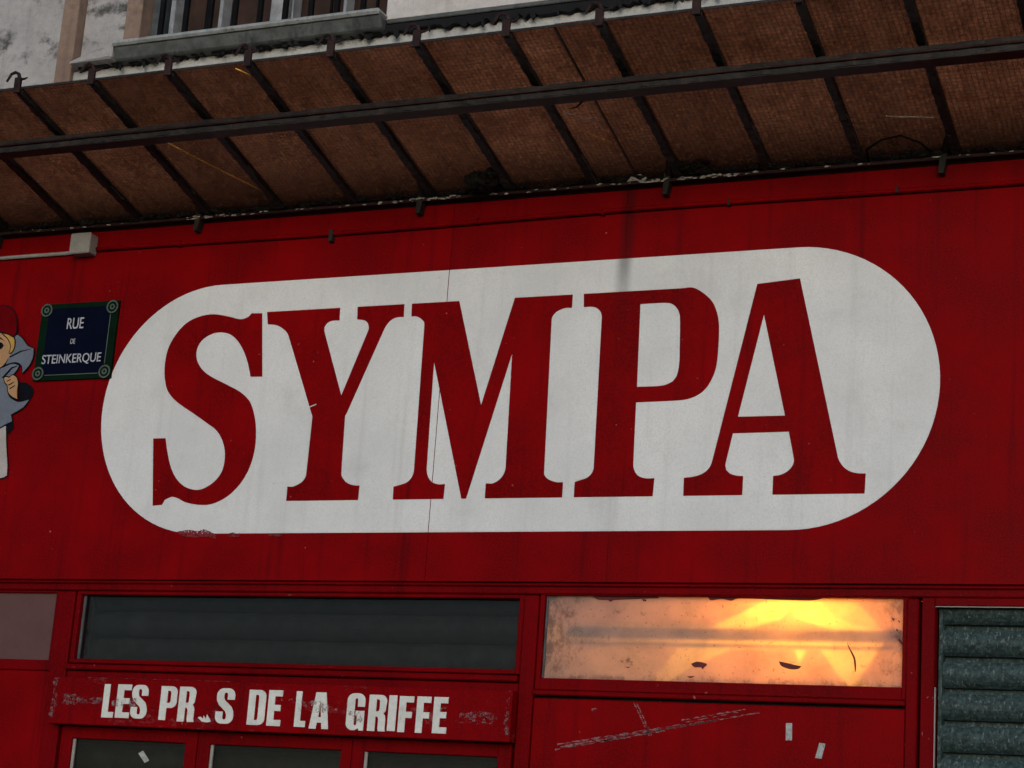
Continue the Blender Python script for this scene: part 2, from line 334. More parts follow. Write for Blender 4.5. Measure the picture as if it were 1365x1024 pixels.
L_M=[[(-0.412,4.163),(-0.169,4.166),(-0.019,3.661),(0.11,4.173),(0.393,4.171),(0.393,4.098),(0.357,4.098),(0.323,4.085),(0.304,4.067),(0.298,4.046),(0.311,3.342),(0.324,3.321),(0.349,3.307),(0.377,3.303),(0.404,3.304),(0.404,3.239),(0.034,3.234),(0.033,3.299),(0.068,3.304),(0.101,3.319),(0.119,3.345),(0.124,3.377),(0.116,3.897),(-0.058,3.225),(-0.081,3.224),(-0.273,3.875),(-0.266,3.374),(-0.256,3.336),(-0.234,3.311),(-0.203,3.3),(-0.168,3.301),(-0.17,3.234),(-0.424,3.231),(-0.426,3.292),(-0.392,3.297),(-0.358,3.312),(-0.336,3.337),(-0.329,3.369),(-0.338,4.052),(-0.341,4.069),(-0.362,4.087),(-0.387,4.095),(-0.409,4.098)]]
L_P=[[(0.446,4.172),(0.908,4.166),(0.959,4.156),(1.009,4.131),(1.051,4.089),(1.075,4.033),(1.085,3.977),(1.086,3.88),(1.082,3.807),(1.07,3.759),(1.042,3.706),(1.006,3.675),(0.958,3.657),(0.897,3.652),(0.723,3.65),(0.726,3.372),(0.735,3.342),(0.755,3.321),(0.786,3.311),(0.826,3.311),(0.822,3.238),(0.459,3.241),(0.459,3.305),(0.486,3.308),(0.517,3.319),(0.537,3.339),(0.544,3.364),(0.539,4.041),(0.533,4.069),(0.513,4.09),(0.486,4.098),(0.45,4.1)],[(0.718,4.102),(0.824,4.103),(0.862,4.092),(0.891,4.067),(0.905,4.029),(0.911,3.887),(0.912,3.814),(0.904,3.765),(0.887,3.739),(0.856,3.725),(0.819,3.72),(0.723,3.72)]]
L_A=[[(1.249,4.172),(1.437,4.174),(1.624,3.389),(1.639,3.358),(1.666,3.332),(1.704,3.318),(1.743,3.316),(1.74,3.243),(1.351,3.245),(1.351,3.312),(1.381,3.316),(1.412,3.331),(1.432,3.353),(1.438,3.38),(1.412,3.501),(1.168,3.5),(1.141,3.367),(1.145,3.342),(1.164,3.325),(1.193,3.316),(1.221,3.314),(1.22,3.241),(0.96,3.24),(0.959,3.31),(1.002,3.315),(1.041,3.327),(1.07,3.352),(1.083,3.387)],[(1.284,4.021),(1.393,3.571),(1.187,3.572)]]
OVAL=[[(1.55,4.317),(1.615,4.297),(1.717,4.238),(1.806,4.168),(1.906,4.072),(1.981,3.966),(2.025,3.863),(2.043,3.75),(2.043,3.663),(2.03,3.577),(1.996,3.479),(1.944,3.382),(1.862,3.286),(1.767,3.214),(1.671,3.154),(1.575,3.112),(1.489,3.084),(-1.537,3.077),(-1.622,3.098),(-1.727,3.142),(-1.838,3.214),(-1.947,3.331),(-2.011,3.42),(-2.06,3.554),(-2.079,3.688),(-2.074,3.792),(-2.037,3.896),(-1.967,4.013),(-1.86,4.114),(-1.705,4.234),(-1.593,4.281),(-1.495,4.305),(-1.396,4.312)]]
GRIFFE=[('L',-1.8,-1.736,2.199,2.353),('E',-1.725,-1.648,2.2,2.354),('S',-1.643,-1.554,2.2,2.354),('P',-1.486,-1.397,2.198,2.352),('R',-1.386,-1.296,2.194,2.352),('S',-1.185,-1.09,2.192,2.351),('D',-1.017,-0.928,2.192,2.348),('E',-0.915,-0.844,2.191,2.349),('L',-0.774,-0.718,2.191,2.348),('A',-0.698,-0.6,2.186,2.346),('G',-0.515,-0.427,2.186,2.347),('R',-0.408,-0.32,2.186,2.343),('I',-0.311,-0.272,2.189,2.343),('F',-0.26,-0.19,2.186,2.341),('F',-0.175,-0.107,2.186,2.342),('E',-0.094,-0.026,2.187,2.342)]
FRAG=[[(-1.276,2.216),(-1.261,2.219),(-1.246,2.21),(-1.246,2.225),(-1.231,2.211),(-1.228,2.231),(-1.21,2.209),(-1.205,2.198),(-1.226,2.195),(-1.253,2.198)]]
CAP=[[(-2.905,4.196),(-2.878,4.244),(-2.834,4.264),(-2.788,4.267),(-2.742,4.267),(-2.699,4.25),(-2.67,4.214),(-2.654,4.164),(-2.652,4.12),(-2.664,4.102),(-2.695,4.118),(-2.737,4.129),(-2.767,4.135),(-2.836,4.132),(-2.886,4.122)]]
FACE=[[(-2.869,4.126),(-2.836,4.134),(-2.767,4.139),(-2.731,4.131),(-2.706,4.113),(-2.675,4.078),(-2.667,4.029),(-2.689,3.977),(-2.713,3.949),(-2.746,3.94),(-2.796,3.967),(-2.84,4.017),(-2.867,4.077)]]
HAIR=[[(-2.745,4.132),(-2.695,4.12),(-2.663,4.097),(-2.652,4.053),(-2.661,4.024),(-2.676,4.015),(-2.673,4.053),(-2.697,4.093),(-2.723,4.113)]]
COLLAR=[[(-2.661,4.106),(-2.642,4.11),(-2.61,4.089),(-2.57,4.049),(-2.533,4.035),(-2.529,3.994),(-2.543,3.951),(-2.581,3.908),(-2.589,3.944),(-2.619,3.964),(-2.653,3.966),(-2.691,3.957),(-2.676,4.0),(-2.654,4.043)]]
CAPE=[[(-2.866,3.901),(-2.804,3.946),(-2.734,3.937),(-2.701,3.945),(-2.652,3.959),(-2.611,3.949),(-2.621,3.926),(-2.648,3.898),(-2.687,3.887),(-2.666,3.836),(-2.647,3.788),(-2.615,3.768),(-2.58,3.757),(-2.519,3.766),(-2.552,3.727),(-2.62,3.693),(-2.606,3.658),(-2.64,3.645),(-2.683,3.627),(-2.751,3.624),(-2.834,3.64),(-2.832,3.765)]]
HAND=[[(-2.688,3.885),(-2.675,3.889),(-2.657,3.884),(-2.639,3.898),(-2.615,3.887),(-2.599,3.858),(-2.597,3.815),(-2.589,3.771),(-2.624,3.787),(-2.651,3.812),(-2.66,3.846),(-2.678,3.861)]]
MUFF=[[(-2.593,3.862),(-2.55,3.856),(-2.512,3.831),(-2.501,3.802),(-2.512,3.769),(-2.558,3.761),(-2.586,3.767),(-2.593,3.815),(-2.594,3.848)]]
LEG=[[(-2.683,3.627),(-2.643,3.635),(-2.624,3.531),(-2.602,3.436),(-2.595,3.38),(-2.613,3.371),(-2.64,3.367),(-2.656,3.381),(-2.676,3.532)]]
LEG2=[[(-2.717,3.626),(-2.762,3.624),(-2.746,3.514),(-2.729,3.382),(-2.708,3.37),(-2.675,3.374),(-2.677,3.438)]]
HEM=[[(-2.643,3.633),(-2.604,3.657),(-2.593,3.629),(-2.611,3.601),(-2.634,3.59)]]
EYE=[[(-2.761,4.074),(-2.738,4.075),(-2.72,4.06),(-2.729,4.045),(-2.748,4.036),(-2.762,4.051)]]
BROW=[[(-2.771,4.09),(-2.747,4.103),(-2.714,4.078),(-2.749,4.095)]]
FING=[[(-2.668,3.868),(-2.644,3.878),(-2.643,3.875),(-2.665,3.864)],[(-2.657,3.847),(-2.624,3.862),(-2.622,3.858),(-2.652,3.843)],[(-2.645,3.828),(-2.614,3.844),(-2.612,3.84),(-2.64,3.824)]]
FOLD=[[(-2.703,3.888),(-2.654,3.94),(-2.612,3.948),(-2.648,3.934),(-2.693,3.885)],[(-2.675,3.998),(-2.611,4.025),(-2.538,4.033),(-2.605,4.019),(-2.67,3.992)]]
SMEAR=[[(0.56,2.818),(0.587,2.796),(0.637,2.793),(0.65,2.785),(0.662,2.792),(0.693,2.795),(0.731,2.797),(0.774,2.799),(0.866,2.803),(0.868,2.82)],[(0.793,2.792),(0.812,2.789),(0.811,2.782),(0.797,2.783)],[(1.083,2.81),(1.097,2.796),(1.142,2.802),(1.174,2.797),(1.187,2.795),(1.206,2.803),(1.232,2.805),(1.296,2.804),(1.372,2.801),(1.447,2.799),(1.534,2.799),(1.571,2.808),(1.596,2.823)],[(1.023,2.522),(1.05,2.532),(1.089,2.525),(1.093,2.518),(1.081,2.509),(1.075,2.5),(1.066,2.509),(1.039,2.509)],[(1.008,2.47),(1.044,2.472),(1.023,2.464)],[(1.399,2.541),(1.432,2.535),(1.469,2.527),(1.494,2.523),(1.482,2.512),(1.451,2.509),(1.42,2.517),(1.406,2.526)],[(1.68,2.624),(1.691,2.601),(1.703,2.583),(1.714,2.562),(1.719,2.533),(1.718,2.506),(1.715,2.505),(1.711,2.538),(1.707,2.559),(1.694,2.586),(1.683,2.61)],[(1.888,2.644),(1.901,2.631),(1.907,2.614),(1.898,2.622),(1.889,2.632)],[(1.86,2.725),(1.868,2.721),(1.87,2.713),(1.862,2.717)],[(1.884,2.716),(1.891,2.712),(1.893,2.705),(1.887,2.709)],[(1.879,2.682),(1.885,2.677),(1.883,2.67),(1.878,2.675)],[(0.358,2.581),(0.365,2.578),(0.365,2.566),(0.361,2.569)],[(0.729,2.503),(0.754,2.503),(0.748,2.499)]]
SMEAR2=[[(-1.555,3.09),(-1.491,3.098),(-1.441,3.092),(-1.41,3.1),(-1.359,3.083),(-1.338,3.069),(-1.34,3.055),(-1.389,3.064),(-1.47,3.061),(-1.536,3.073)],[(-1.278,3.077),(-1.247,3.085),(-1.23,3.077),(-1.212,3.082),(-1.213,3.063),(-1.26,3.063)],[(-1.056,3.077),(-1.01,3.08),(-0.978,3.073),(-0.992,3.065),(-1.047,3.065)]]

# ------------------------------------------------------------------ the setting: street
bm = bmesh.new(); add_box(bm, -300, 300, -300, 300, -.5, -.12)
link('road', fin(bm, 'road'), 'road', kind='structure')
box('pavement', -40, 40, -2.6, 8, -.115, 0, 'pave', kind='structure')
for i in range(24):
    if i == 0: kb = box('kerb', -12, -11.01, -2.8, -2.603, -.115, .002, 'kerb', bev=.012, kind='structure'); kb0 = kb
    else: c = kb0.copy(); C.objects.link(c); c.location.x = i*1.0

# ------------------------------------------------------------------ the old building above and behind the shop
WB_ = 5.668                                          # foot of the cream wall beside the window
B = thing('apartment_building', 'old building with sooty plaster, brown bands and a barred window above the canopy', 'building', (0, .1, 0))
box('wall', -8, -2.7, .1, .5, 4.66, 9, 'plaster_l', B)
box('wall', -2.6, -2.32, .135, .5, 5.603, 9, 'plaster_l', B)
box('wall', -2.697, 8, .105, .5, 4.66, 5.60, 'plaster_b', B)
box('wall', -.735, 8, .078, .5, WB_, 9, 'plaster_r', B)
box('wall', -.735, 8, .11, .5, 5.603, WB_-.003, 'plaster_b', B)
box('wall', -2.318, -.738, .2, .5, 5.603, 5.66, 'plaster_b', B)
box('wall', -2.318, -.738, .1, .5, 7.4, 9, 'plaster_l', B)
box('side_wall', -8, -7.7, .503, 9, 0, 9, 'plaster_l', B); box('side_wall', 7.7, 8, .503, 9, 0, 9, 'plaster_l', B)
box('back_wall', -7.697, 7.697, 8.7, 9, 0, 9, 'plaster_l', B); box('roof', -8.1, 8.1, -.05, 9.1, 9.003, 9.2, 'roof', B)
box('floor_slab', -7.69, 7.69, .51, 8.69, 4.7, 4.9, 'inner', B)
box('pilaster_band', -2.706, -2.604, .072, .3, 5.2, 9, 'brownstone', B, .006)
box('corner_band', -2.322, -2.222, .11, .4, 5.64, 9, 'brownstone', B, .006)
# plaster shoulder at the sill's left end
bm = bmesh.new(); add_box(bm, -2.58, -2.30, .0, .18, 5.605, 5.70)
for v in bm.verts:
    if v.co.z > 5.65 and v.co.x < -2.4: v.co.z -= .06; v.co.y += .05
link('sill_shoulder', fin(bm, 'sill_shoulder', .012), 'plaster_l', B)
# torn-edged bitumen whose black also paints in the shade under the sill
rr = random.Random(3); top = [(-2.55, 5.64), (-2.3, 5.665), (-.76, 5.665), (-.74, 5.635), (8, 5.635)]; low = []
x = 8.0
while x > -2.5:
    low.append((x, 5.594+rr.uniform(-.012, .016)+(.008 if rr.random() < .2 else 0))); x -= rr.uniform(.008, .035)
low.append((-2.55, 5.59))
link('flashing_shade', plate_mesh('flashing_shade', [top+low], .068, .104), 'tar_shade', B)
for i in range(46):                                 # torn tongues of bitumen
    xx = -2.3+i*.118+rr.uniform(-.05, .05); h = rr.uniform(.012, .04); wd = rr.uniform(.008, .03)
    link('torn_tongue', plate_mesh('torn_tongue', [[(xx, 5.61), (xx+wd, 5.61), (xx+wd*1.5, 5.594-h*.6), (xx+wd*.9, 5.594-h), (xx+wd*.3, 5.594-h*.5)]], .060, .066), 'tar_shade', B)
box('string_course', -.722, 8, .066, .2, WB_-.026, WB_-.003, 'sill', B, .004)
# window above the canopy
W = link('window', fin((lambda b: (add_box(b, -2.219, -.742, .33, .36, 5.62, 7.397), b)[1])(bmesh.new()), 'window'), 'brownwood', B)
W['label'] = 'window with brown boards, pale mullions and black railing bars'
bm = bmesh.new()
for (xa, xb) in ((-2.217, -2.145),): add_box(bm, xa, xb, .2, .329, 5.66, 7.39)
link('frame', fin(bm, 'frame', .004), 'bluegrey', W)
for xa, xb in ((-2.132, -2.103), (-1.825, -1.803), (-1.51, -1.415), (-1.383, -1.374), (-1.078, -1.060), (-.80, -.745)):
    box('mullion', xa, xb, .24, .325, 5.66, 7.39, 'mullion', W, .003)
for xb in (-1.96, -1.63, -1.2, -.93):
    box('board_edge', xb, xb+.012, .315, .328, 5.66, 7.39, 'black', W, .001)
box('lower_rail', -2.14, -.805, .2, .238, 5.66, 5.735, 'mullion', W, .004)
bx0 = None
for k in range(9):
    xx = -2.053+k*.1492
    if bx0 is None: bx0 = box('baluster', xx-.013, xx+.013, .05, .075, 5.705, 6.7, 'black', W, .003)
    else: copy_part(bx0, W, k*.1492)
box('handrail', -2.21, -.75, .035, .09, 6.703, 6.74, 'black', W)
bm = bmesh.new(); add_box(bm, -2.293, -.729, .0, .238, 5.600, 5.665)
for v in bm.verts:
    if v.co.z < 5.64 and v.co.y < .1: v.co.y += .03
sl_ = link('sill', fin(bm, 'sill', .008), 'sill', W)
box('sill_nosing', -2.298, -.725, -.016, .24, 5.666, 5.697, 'sill_top', W, .011)

# ------------------------------------------------------------------ the red shopfront
S = thing('red_shopfront', 'old red painted shopfront of sheet panels, window frames and doors', 'shopfront', (0, 0, 0))
edges = [-5.2, -.233, .63, 5.2]; gaps = [0, .0008, .0002, 0]
for i in range(3):
    box('fascia_panel', edges[i]+gaps[i], edges[i+1]-gaps[i+1], 0, .03, 2.86, 4.64, 'red', S, .0015)
box('backing_board', -5.19, 5.19, .034, .06, 2.80, 4.62, 'black', S, 0)
box('head_rail', -5.2, 5.2, -.012, .1, 2.805, 2.853, 'red_frame', S, .005)
box('head_fillet', -5.2, 5.2, -.028, .0, 2.838, 2.848, 'red_frame', S, .003)
box('side_panel', -5.2, -5.0, -.02, .1, .1, 2.80, 'red_frame', S); box('side_panel', 5.0, 5.2, -.02, .1, .1, 2.80, 'red_frame', S)
box('plinth', -5.2, 5.2, -.03, .11, 0, .097, 'black', S)
# posts
for xa, xb in ((-2.185, -2.09), (.262, .330), (1.925, 1.972)):
    box('post', xa, xb, -.014, .12, .1, 2.80, 'red_frame', S, .005)
def frame(name, x0, x1, z0, z1, wd, y0, y1, mat, parent, bl=None, wt=None):
    """mitreless four-piece frame round the opening x0..x1, z0..z1, one mesh"""
    bl = bl or wd; wt = wt or wd; bm = bmesh.new()
    add_box(bm, x0-wd, x0, y0, y1, z0-bl, z1+wt); add_box(bm, x1, x1+wd, y0, y1, z0-bl, z1+wt)
    add_box(bm, x0, x1, y0, y1, z1, z1+wt); add_box(bm, x0, x1, y0, y1, z0-bl, z0)
    return link(name, fin(bm, name, .003), mat, parent)
def window(x0, x1, z0, z1, glass, gy, wd=.02, y0=-.004, bl=None, wt=None, label=None):
    p = box('window', x0-.004, x1+.004, gy, gy+.008, z0-.004, z1+.004, glass, S, 0)
    if label: p['label'] = label
    frame('frame', x0, x1, z0, z1, wd, y0, gy+.03, 'red_frame', p, bl, wt)
    return p
wl = window(-4.9, -2.205, 2.468, 2.792, 'pink', .012, .018, bl=.05, wt=.011, label='pinkish frosted pane in a red frame')
wd_ = window(-2.060, .235, 2.478, 2.786, 'clear', .035, .024, bl=.02, wt=.017, label='dark glazed transom over the small lettered board')
box('glazing_edge', -2.060, -2.048, .022, .034, 2.478, 2.786, 'bluegrey', wd_, .002)
wlit = window(.355, 1.908, 2.446, 2.802, 'lit', .02, .022, bl=.05, wt=.003, label='film covered pane glowing yellow and orange from a lamp inside')
box('glazing_edge', .357, .366, .012, .0195, 2.447, 2.796, 'bluegrey', wlit, .001)
for i, o in enumerate(SMEAR):
    if i in (0, 2): o = [(x_, z_-.007) for x_, z_ in o]
    plate('paint_smear', [o], .0145, .0165, 'smear', wlit, True, 60)
# ledges under the transoms
box('ledge', -2.085, .258, -.03, .08, 2.424, 2.451, 'red_frame', S, .005)
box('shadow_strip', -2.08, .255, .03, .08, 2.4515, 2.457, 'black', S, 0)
box('rail', -2.085, .258, -.008, .08, 2.165, 2.42, 'red_frame', S, .004)
box('ledge', .331, 1.9245, -.02, .08, 2.372, 2.393, 'red_frame', S, .004)
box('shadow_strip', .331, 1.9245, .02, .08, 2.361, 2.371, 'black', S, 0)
# solid red panels under the pinkish and the lit panes
box('lower_panel', -4.99, -2.19, .0, .05, .1, 2.416, 'red', S, .004)
lp = box('lower_panel', .331, 1.9245, .0, .05, .1, 2.36, 'red', S, .004)
lp['label'] = 'plain red panel with scraped pale marks and two stickers'
# scrapes on that panel
def stroke(a, b, wd, jag, seed):
    r_ = random.Random(seed); A, Bv = Vector(a), Vector(b); d = (Bv-A); n = Vector((-d.y, d.x)).normalized(); N = 26
    up_, dn = [], []
    for i in range(N+1):
        p = A+d*(i/N); up_.append(tuple(p+n*wd*(.3+r_.random()*jag))); dn.append(tuple(p-n*wd*(.3+r_.random()*jag)))
    return up_+dn[::-1]
for k, (a, b_, wd) in enumerate((((.455, 2.168), (1.00, 2.268), .004), ((.47, 2.158), (1.16, 2.295), .005), ((.445, 2.146), (1.33, 2.330), .003), ((.52, 2.16), (.93, 2.243), .003), ((.785, 2.355), (.865, 2.215), .003), ((.80, 2.35), (.872, 2.22), .0025), ((1.0, 2.288), (1.27, 2.340), .003), ((1.02, 2.28), (1.24, 2.327), .002), ((.60, 2.318), (.62, 2.325), .006))):
    link('scrape', plate_mesh('scrape', [stroke(a, b_, wd, 1.0, k)], -.0022, -.0008), 'chalk', lp)
# glazed doors under the board
for x0, x1 in ((-2.012, -1.382), (-1.253, -.574), (-.461, .185)):
    d = box('door', x0-.062, x1+.062, -.006, .045, .1, .62, 'red_frame', S, .004)
    d['label'] = 'red framed glazed door leaf'
    frame('frame', x0, x1, .67, 2.104, .0615, -.006, .045, 'red_frame', d, .047, .0565)
    g = box('pane', x0-.004, x1+.004, .018, .024, .666, 2.108, 'clear', d, 0)
    box('glazing_edge', x0, x0+.014, .008, .0175, .67, 2.103, 'pvc', d, .001)
    box('door_bead', x0-.054, x0-.050, -.0095, -.005, .12, 2.13, 'letter', d, .001)
    tube('handle', [(x1+.03, -.006, 1.0), (x1+.03, -.05, 1.0), (x1+.03, -.05, 1.25), (x1+.03, -.006, 1.25)], .009, 'iron', d)
# right hand opening frame
frame('opening_frame', 2.036, 3.7, .105, 2.772, .052, -.008, .10, 'red_frame', S, .004, .032)
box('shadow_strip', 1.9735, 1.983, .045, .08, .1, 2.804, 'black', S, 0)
box('paint_edge', 2.0375, 2.0415, .0, .012, 1.2, 2.45, 'pvc', S, 0); box('paint_edge', 2.0365, 3.6, -.002, .01, 2.768, 2.7715, 'pvc', S, 0)
box('lower_panel', 3.76, 4.99, .0, .05, .1, 2.80, 'red', S, .004)

# ------------------------------------------------------------------ roller shutters, slat by slat
def shutter(name, label, x0, x1, y, ztop, pitch, mat, n):
    t = thing(name, label, 'shutter', ((x0+x1)/2, y, 0))
    prof = []
    for k in range(9):
        a = k/8; prof.append((y-.030*math.sin(math.pi*(.12+.88*a))**.7, -pitch*.81*a))
    prof += [(y+.030, -pitch*.83), (y+.032, -pitch*1.02), (y+.036, -pitch*1.02), (y+.036, -pitch*.5), (y+.012, -.0)]
    bm = bmesh.new()
    A = [bm.verts.new((x0, p[0], ztop+p[1])) for p in prof]; Bv = [bm.verts.new((x1, p[0], ztop+p[1])) for p in prof]
    for k in range(len(prof)): bm.faces.new((A[k], A[(k+1) % len(prof)], Bv[(k+1) % len(prof)], Bv[k]))
    bm.faces.new(A); bm.faces.new(Bv)
    s0 = link('slat', fin(bm, 'slat'), mat, t)
    for i in range(1, n): copy_part(s0, t, 0, 0, -i*pitch)
    box('guide_rail', x0-.004, x0+.012, y-.034, y+.06, .1, ztop, mat, t, .002)
    return t
shutter('roller_shutter', 'grey galvanised roller shutter with wide curved slats in a red frame', 2.047, 3.69, .075, 2.812, .126, 'slat', 21)
shutter('roller_shutter', 'dark grey roller shutter lowered behind the dirty glass of the doors', -2.08, .25, .16, 2.84, .128, 'slat_in', 21)

# ------------------------------------------------------------------ room behind the lit pane
R_ = thing('lit_room', 'lit store room seen dimly through the glowing film covered pane', 'room', (1.13, 1, 0))
box('wall', .27, .30, .13, 1.6, .1, 3.4, 'inner', R_); box('wall', 1.96, 1.99, .13, 1.6, .1, 3.4, 'inner', R_)
box('wall', .303, 1.957, 1.57, 1.6, .1, 3.4, 'inner', R_); box('ceiling', .303, 1.957, .13, 1.567, 3.37, 3.4, 'inner', R_); box('floor', .303, 1.957, .13, 1.567, .1, .13, 'inner', R_)
LP = Vector((1.47, .34, 2.86))
lamp = thing('light_bulb', 'bare bulb glowing orange behind the film covered pane', 'lamp', (LP.x, LP.y, 3.365))
tube('cord', [(LP.x, LP.y, 3.365), (LP.x, LP.y, LP.z+.085)], .004, 'black', lamp)
tube('socket', [(LP.x, LP.y, LP.z+.085), (LP.x, LP.y, LP.z+.045)], .018, 'black', lamp, 12)
ld = bpy.data.lights.new('bulb_light', 'POINT'); ld.energy = 78; ld.color = (1, .39, .02); ld.shadow_soft_size = .022
lo = bpy.data.objects.new('bulb_light', ld); C.objects.link(lo); lo.parent = lamp; lo.location = LP-Vector((LP.x, LP.y, 3.365))
sh = thing('shelf_rail', 'horizontal rail behind the glowing pane', 'rail', (1.13, .04, 2.6))
box('rail_bar', .46, 1.9, .031, .035, 2.628, 2.676, 'rail', sh, 0); box('rail_lip', .46, 1.9, .031, .035, 2.598, 2.611, 'rail', sh, 0)
ps = thing('dimming_sheets', 'crumpled translucent sheets shaped to dim parts of the glowing pane', 'sheet', (1.13, .05, 2.45))  # sheets added and cut to shape the lamp's bright and dim patches
for o, yy, mt in ((((.93, 2.44), (1.04, 2.525), (1.20, 2.595), (1.46, 2.60), (1.485, 2.55), (1.51, 2.60), (1.57, 2.60), (1.63, 2.52), (1.70, 2.44)), .039, 'sheet'),
        (((1.70, 2.80), (1.91, 2.80), (1.91, 2.44), (1.80, 2.44), (1.72, 2.50), (1.79, 2.60), (1.83, 2.66)), .041, 'sheet'),
        (((.36, 2.685), (1.12, 2.685), (1.24, 2.745), (1.36, 2.80), (.36, 2.80)), .037, 'sheet'), (((.36, 2.44), (.36, 2.60), (.98, 2.60), (.86, 2.44)), .0375, 'film'),
        (((1.28, 2.683), (1.40, 2.722), (1.44, 2.765), (1.47, 2.725), (1.60, 2.683)), .0385, 'sheet'), (((1.56, 2.80), (1.60, 2.74), (1.70, 2.70), (1.83, 2.683), (1.73, 2.80)), .0395, 'film')):
    link('sheet', plate_mesh('sheet', [list(o)], yy, yy+.001), mt, ps)

# ------------------------------------------------------------------ the painted SYMPA sign
G = thing('shop_sign', 'long white rounded sign reading SYMPA in large red serif capitals', 'sign', (-.2, 0, 3.07))
oval = [(1.424+.6165*math.cos(math.radians(a)), 3.6985+.6165*math.sin(math.radians(a))) for a in range(-90, 91, 4)] + [(-1.456+.6165*math.cos(math.radians(a)), 3.6965+.6165*math.sin(math.radians(a))) for a in range(90, 271, 4)]
def clip(poly, xa, xb):
    for side, xc in ((1, xa), (-1, xb)):
        out = []
        for i in range(len(poly)):
            p, q = poly[i-1], poly[i]; ip, iq = side*(p[0]-xc) >= 0, side*(q[0]-xc) >= 0
            if ip != iq:
                t = (xc-p[0])/(q[0]-p[0]); out.append((xc, p[1]+t*(q[1]-p[1])))
            if iq: out.append(q)
        poly = out
    return poly
for xa, xb in ((-3, -.2348), (-.2312, .6298), (.6302, 3)):
    link('sign_field', plate_mesh('sign_field', [clip(oval, xa, xb)], -.0022, -.0004), 'white', G)
for k, L in (('S', L_S), ('Y', L_Y), ('M', L_M), ('P', L_P), ('A', L_A)):
    if k != 'S': L = [[(x_, 3.232 if abs(z_-3.232) < .014 else 4.16 if abs(z_-4.16) < .014 else 3.30 if abs(z_-3.30) < .006 else 4.098 if abs(z_-4.098) < .006 else z_) for x_, z_ in o] for o in L]
    plate('letter', L, -.0042, -.0024, 'letter', G, True, 32)['label'] = 'red painted letter '+k
for o in SMEAR2: plate('chipped_paint', [o], -.0042, -.0025, 'redsmear', G, True, 60)
bm = bmesh.new()
for a, b_ in (((-.905, 3.678), (-.868, 3.692)), ((-.10, 3.93), (-.094, 3.94))):
    A, Bv = Vector((a[0], -.0046, a[1])), Vector((b_[0], -.0046, b_[1])); add_tube(bm, [A, Bv], .003, 5)
link('scratch', fin(bm, 'scratch'), 'board_letter', G)

# ------------------------------------------------------------------ the small lettered board over the doors
N_ = thing('name_board', 'red wooden board lettered LES PR..S DE LA GRIFFE in white above the doors', 'sign', (-.9, -.09, 2.16))
box('board', -2.098, .27, -.09, -.031, 2.162, 2.380, 'red_board', N_, .003)
box('board_back', -2.09, .262, -.031, -.009, 2.17, 2.37, 'red_frame', N_, .003)
def arc(cx, cz, rx, rz, a0, a1, n=6):
    return [(cx+rx*math.cos(math.radians(a0+(a1-a0)*i/n)), cz+rz*math.sin(math.radians(a0+(a1-a0)*i/n))) for i in range(n+1)]
def glyph(ch):
    """heavy condensed capitals on a unit square"""
    s = .42; h = .17
    if ch == 'L': return [[(0, 0), (1, 0), (1, h), (s+.1, h), (s+.1, 1), (0, 1)]]
    if ch == 'I': return [[(0, 0), (1, 0), (1, 1), (0, 1)]]
    if ch == 'E': return [[(0, 0), (1, 0), (1, h), (s+.06, h), (s+.06, .42), (.92, .42), (.92, .42+h), (s+.06, .42+h), (s+.06, 1-h), (1, 1-h), (1, 1), (0, 1)]]
    if ch == 'F': return [[(0, 0), (s+.06, 0), (s+.06, .40), (.92, .40), (.92, .40+h), (s+.06, .40+h), (s+.06, 1-h), (1, 1-h), (1, 1), (0, 1)]]
    if ch == 'P': return [[(0, 0), (s, 0), (s, .36)]+arc(.66, .53, .34, .17, -90, 0)+arc(.66, .83, .34, .17, 0, 90)+[(0, 1)], [(s, .50)]+arc(.56, .60, .07, .09, -90, 0, 4)+arc(.56, .78, .07, .08, 0, 90, 4)+[(s, .87)]]
    if ch == 'R': return [[(0, 0), (s, 0), (s, .40), (.52, .40), (.58, .34), (.58, .08), (.61, 0), (1, 0), (.97, .08), (.97, .34), (.93, .44), (.84, .49), (.95, .56)]+arc(.66, .83, .34, .17, 0, 90)+[(0, 1)], [(s, .54)]+arc(.55, .63, .06, .08, -90, 0, 4)+arc(.55, .79, .06, .08, 0, 90, 4)+[(s, .88)]]
    if ch == 'D': return [[(0, 0), (.6, 0)]+arc(.62, .17, .38, .17, -90, 0)+arc(.62, .83, .38, .17, 0, 90)+[(.6, 1), (0, 1)], [(s-.02, .14)]+arc(.53, .22, .07, .08, -90, 0, 4)+arc(.53, .78, .07, .08, 0, 90, 4)+[(s-.02, .86)]]
    if ch == 'A': return [[(0, 0), (.36, 0), (.40, .17), (.62, .17), (.66, 0), (1, 0), (.76, 1), (.24, 1)], [(.44, .32), (.58, .32), (.51, .80)]]
    if ch == 'G': return [[(.5, 0)]+arc(.40, .18, .40, .18, 270, 180)+arc(.40, .82, .40, .18, 180, 90)+arc(.60, .82, .40, .18, 90, 0)+[(1, .64), (.60, .64), (.60, .80)]+arc(.52, .82, .08, .05, 0, 180, 4)+arc(.52, .18, .08, .05, 180, 360, 4)+[(.60, .40), (.50, .40), (.50, .53), (1, .53), (1, 0), (.75, 0), (.70, .06)]]
    if ch == 'S': return [arc(.36, .80, .36, .20, 180, 90)+arc(.64, .80, .36, .20, 90, 0)+[(1, .68), (.60, .68), (.60, .82)]+arc(.50, .83, .10, .05, 0, 180, 4)+[(.40, .74), (.46, .66), (.86, .48), (.97, .36), (1, .24)]+arc(.64, .20, .36, .20, 0, -90)+arc(.36, .20, .36, .20, 270, 180)+[(0, .34), (.40, .34), (.40, .17)]+arc(.50, .165, .10, .05, 180, 360, 4)+[(.60, .26), (.53, .35), (.14, .53), (.03, .64), (0, .74)]]
